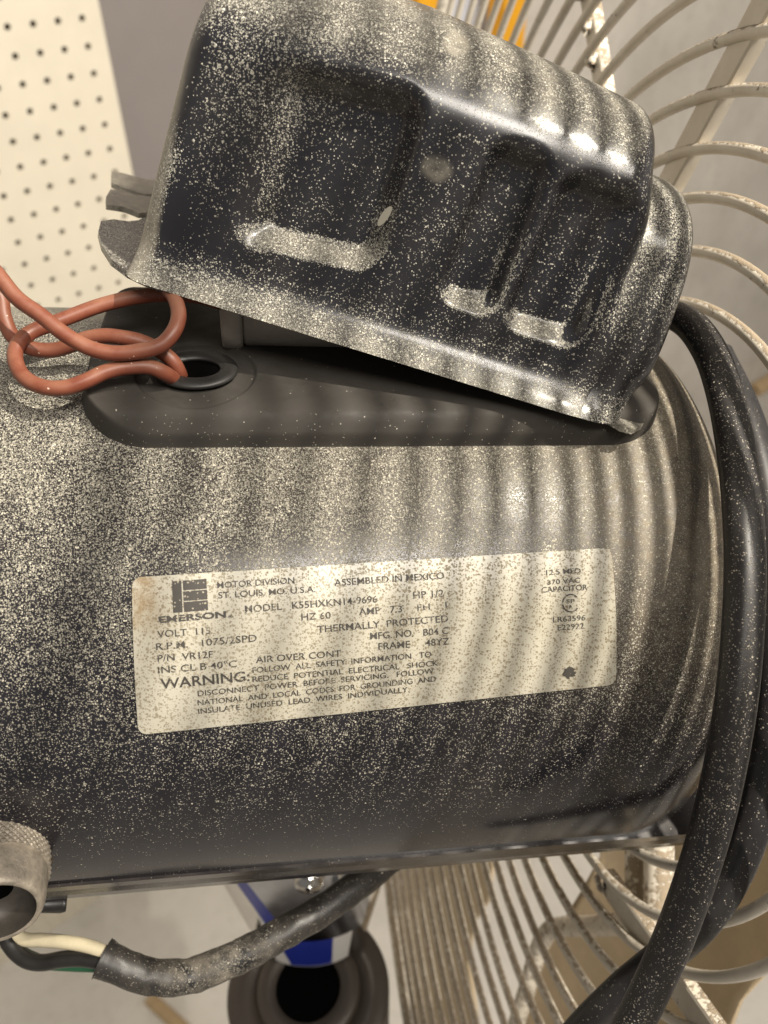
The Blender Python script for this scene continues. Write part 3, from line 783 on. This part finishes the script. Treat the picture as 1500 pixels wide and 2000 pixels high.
plate_px("mounting_foot", [(1180, 812), (1215, 832), (1238, 838), (1256, 829), (1268, 808), (1268, 785), (1256, 762), (1246, 744), (1225, 740), (1190, 770)], v0=.0004, dust_=.9, film_=.7)
g = C0 + EU * .0406 + EV * .0205; 
tt = np.linspace(0, 2 * np.pi, 20, endpoint=False)
uq, vq, tq = None, None, None
dd_ = toW(ray(750, 425)) - CAM; tq = (EW @ (C0 - EW * .0009 - CAM)) / (EW @ dd_); hq = CAM + dd_ * tq - C0; uq, vq = hq @ EU, hq @ EV
up_ = uq + .0007 * np.cos(tt) + .0007 * np.sin(tt); vp_ = vq + .0021 * np.sin(tt)
wp_ = -emboss(up_, vp_) + .00012
Vc = CW(np.append(up_, uq), np.append(vp_, vq), np.append(wp_, -float(emboss(np.array(uq), np.array(vq))) + .0002))
mesh("paint_chip", Vc, [(i, (i + 1) % 20, 20) for i in range(20)], M_chip, body)

# ------------------------------------------------------------------ wires and cords
def cable(name, path, rad, mat, parent=None, k=8, seg=18, prof=None, dust=None, film=None, taper=None):
    P_ = spline([pt(*p) for p in path], k); V, F = tubemesh(P_, rad, seg, prof=prof)
    at = None
    if dust is not None:
        rep = np.repeat(P_, seg, 0); nn = V[:len(rep)] - rep; z = nn[:, 2] / np.linalg.norm(nn, axis=1)
        dd2 = dust * ss(z, -.2, .8) * (.5 + vnoise(rep, 40, 2)); ff = film * ss(z, 0, .9) * (.3 + vnoise(rep, 55, 4))
        at = {'dust': np.clip(dd2, 0.01, 1), 'film': np.clip(ff, 0, 1)}
    return mesh(name, V, F, mat, parent, attrs=at)
wA = cable("lead_wire", [(345, 520, .152), (326, 555, .150), (342, 584, .1475), (349, 616, .146), (339, 648, .1445), (314, 674, .144), (272, 686, .1435), (224, 690, .143), (176, 680, .1425), (128, 654, .142), (80, 616, .1415), (32, 581, .141), (-10, 530, .141), (-45, 500, .142), (-60, 540, .145), (-25, 570, .148), (0, 580, .149), (7, 616, .149), (19, 648, .149), (37, 668, .149), (64, 681, .1495), (102, 684, .150), (134, 676, .150), (166, 662, .1495), (205, 656, .149), (243, 660, .149), (275, 667, .1495), (307, 682, .150), (336, 704, .1508), (350, 728, .1525), (356, 748, .156), (358, 760, .161)], .00142, M_red)
tag(wA, "terracotta red wire making the high loop under the cover and off the left edge", "wire", "red wires feeding the grommet")
wB = cable("lead_wire", [(430, 590, .150), (384, 578, .1535), (320, 575, .1535), (256, 582, .153), (192, 598, .152), (128, 622, .1505), (92, 636, .1495), (62, 648, .1485), (38, 668, .147), (29, 695, .1455), (38, 725, .144), (58, 745, .143), (90, 757, .1425), (128, 757, .1425), (166, 745, .143), (205, 727, .144), (243, 718, .145), (288, 716, .146), (318, 727, .1475), (338, 740, .151), (346, 752, .156), (350, 762, .161)], .00142, M_red)
tag(wB, "terracotta red wire curling in the low loop over the speckled motor into the grommet", "wire", "red wires feeding the grommet")

flatp = lambda q: (1.0 * np.sign(np.cos(q)) * np.abs(np.cos(q)) ** .8, .86 * np.sin(q) - .07 * np.cos(q) ** 8 * np.sign(np.sin(q)))
c1 = cable("power_cord", [(1130, 640, .200), (1230, 612, .190), (1300, 612, .181), (1348, 634, .174), (1388, 690, .167), (1416, 770, .160), (1436, 870, .153), (1449, 980, .147), (1455, 1100, .143), (1451, 1220, .141), (1441, 1340, .140), (1421, 1470, .1405), (1390, 1610, .142), (1350, 1740, .145), (1304, 1860, .148), (1250, 1975, .151), (1190, 2090, .155)], .00365, M_cord, seg=28, prof=flatp, dust=.13, film=.20)
tag(c1, "thick black dusty cord looping over the motor end and down past the guard", "cord", "black cords at the motor end")
c2 = cable("power_cord", [(1400, 690, .200), (1452, 800, .190), (1488, 920, .182), (1508, 1050, .176), (1515, 1200, .172), (1513, 1350, .170), (1500, 1480, .169), (1473, 1600, .169), (1432, 1705, .170), (1375, 1795, .172), (1300, 1865, .175), (1215, 1935, .179), (1130, 2020, .184), (1080, 2090, .187)], .0040, M_cord, seg=28, prof=flatp, dust=.03, film=.15)
tag(c2, "thick black cord running behind the nearer cord and crossing it at the guard", "cord", "black cords at the motor end")

sup = empty("supply_cable", pt(300, 1905, .19))
tag(sup, "black rubber cable under the motor with its stripped white and black conductors", "cable")
SH = [(200, 1872, .186), (232, 1886, .186), (280, 1904, .187), (330, 1910, .188), (380, 1904, .189), (440, 1880, .191), (500, 1852, .193), (560, 1818, .196), (620, 1783, .200), (680, 1742, .205), (735, 1700, .212), (790, 1655, .22)]
P_ = spline([pt(*p) for p in SH], 8); radv = .0040 - .0003 * np.linspace(0, 1, len(P_)); radv[:6] *= np.array([1.10, 1.10, 1.06, 1.03, 1.0, 1.0])
V, F = tubemesh(P_, radv, 24, caps=False)
rep = np.repeat(P_, 24, 0); wn = vnoise(rep, 130, 6)
V = V + (vnoise(V, 500, 9) - .5)[:, None] * (V - rep) / .0045 * .0005
mask = np.repeat(np.exp(-((np.linspace(0, 1, len(P_)) - .42) / .16) ** 2), 24)
sheath = mesh("sheath", V, F, M_sheath, sup, attrs={'dust': np.clip(.04 + .5 * mask * wn, 0, 1), 'film': np.clip(.10 + 2.2 * mask * (.5 * vnoise(V, 320, 2) + .5 * vnoise(V, 900, 5) - .40), 0, 1)})
tv = nrm(P_[1] - P_[0]); fr = frames(P_)
q = np.linspace(0, 2 * np.pi, 24, endpoint=False)
V = [P_[0] + .0046 * (math.cos(a) * fr[1][0] + math.sin(a) * fr[2][0]) for a in q] + [P_[0] + .0034 * (math.cos(a) * fr[1][0] + math.sin(a) * fr[2][0]) for a in q] + [P_[3] + .0032 * (math.cos(a) * fr[1][3] + math.sin(a) * fr[2][3]) for a in q]
mesh("cut_end", V, gridfaces(3, 24, closev=True) + [tuple(48 + np.arange(24))], M_blackw, sheath)
cable("conductor", [(226, 1872, .1855), (200, 1858, .1855), (165, 1846, .186), (120, 1839, .187), (80, 1836, .188), (50, 1835, .189), (20, 1820, .190), (-5, 1800, .191)], .00155, M_cream, sup).__setitem__('label', "white conductor")
cable("conductor", [(230, 1888, .185), (200, 1878, .185), (160, 1872, .1855), (120, 1874, .186), (85, 1880, .1865), (55, 1876, .187), (30, 1858, .188), (12, 1832, .189), (0, 1805, .19)], .00185, M_blackw, sup).__setitem__('label', "black conductor")
cable("conductor", [(228, 1890, .187), (190, 1886, .188), (140, 1884, .189), (90, 1880, .190), (50, 1866, .191), (10, 1840, .192)], .0015, M_green, sup).__setitem__('label', "green conductor")

# ------------------------------------------------------------------ background things
def boxv(c, ex, ey, ez):
    V = [c + a * ex + b * ey + d * ez for a in (-1, 1) for b in (-1, 1) for d in (-1, 1)]
    return V, [(0, 1, 3, 2), (4, 6, 7, 5), (0, 4, 5, 1), (2, 3, 7, 6), (0, 2, 6, 4), (1, 5, 7, 3)]
lb = onwall(930, 20, .12); lb[2] = 0
lad = empty("step_ladder", lb); tag(lad, "orange ladder with pale rungs against the wall behind the fan guard", "ladder")
pl_, pr_ = onwall(826, 10, .12), onwall(992, 10, .12)
for p in (pl_, pr_):
    V, F = boxv(np.array([p[0], p[1], 1.0]), PR * .020, PN * .014, Z * 1.0); mesh("rail", V, F, M_orange, lad, smooth=False)
for z_ in np.arange(.25, 1.95, .28):
    c_ = (pl_ + pr_) / 2; h_ = np.linalg.norm((pr_ - pl_)[:2]) / 2 - .020
    V, F = boxv(np.array([c_[0], c_[1], z_]), PR * h_, PN * .011, Z * .012); mesh("rung", V, F, M_alu, lad, smooth=False)
pbz = onwall(905, 10, .05)
V, F = boxv(np.array([pbz[0], pbz[1], 1.45]), PR * .036, PN * .010, Z * .30)
o = mesh("plastic_board", V, F, plain("pale_blue_plastic", (.66, .72, .84), .4, var=.05), smooth=False); tag(o, "pale blue-white board leaning on the wall between the orange ladder rails", "board")
hb = onwall(1478, 760, .05)
V, F = tubemesh(np.array([hb + PR * x_ for x_ in (-.012, -.004, .0, .25, .26)]), np.array([.010, .019, .022, .022, .015]), 20)
o = mesh("wooden_dowel", V, F, M_wood); tag(o, "tan wooden rod end at the right edge beyond the black cord", "rod")
def floorpt(px, py, h=.01): return rayhit(px, py, np.array([0, 0, h]), Z)
V, F = tubemesh(spline([floorpt(292, 1950, .012), floorpt(330, 1985, .012), floorpt(380, 2030, .012)], 4), .012, 12)
o = mesh("wooden_stick", V, F, M_wood); tag(o, "pale wooden stick lying on the concrete floor below the black cable", "stick")
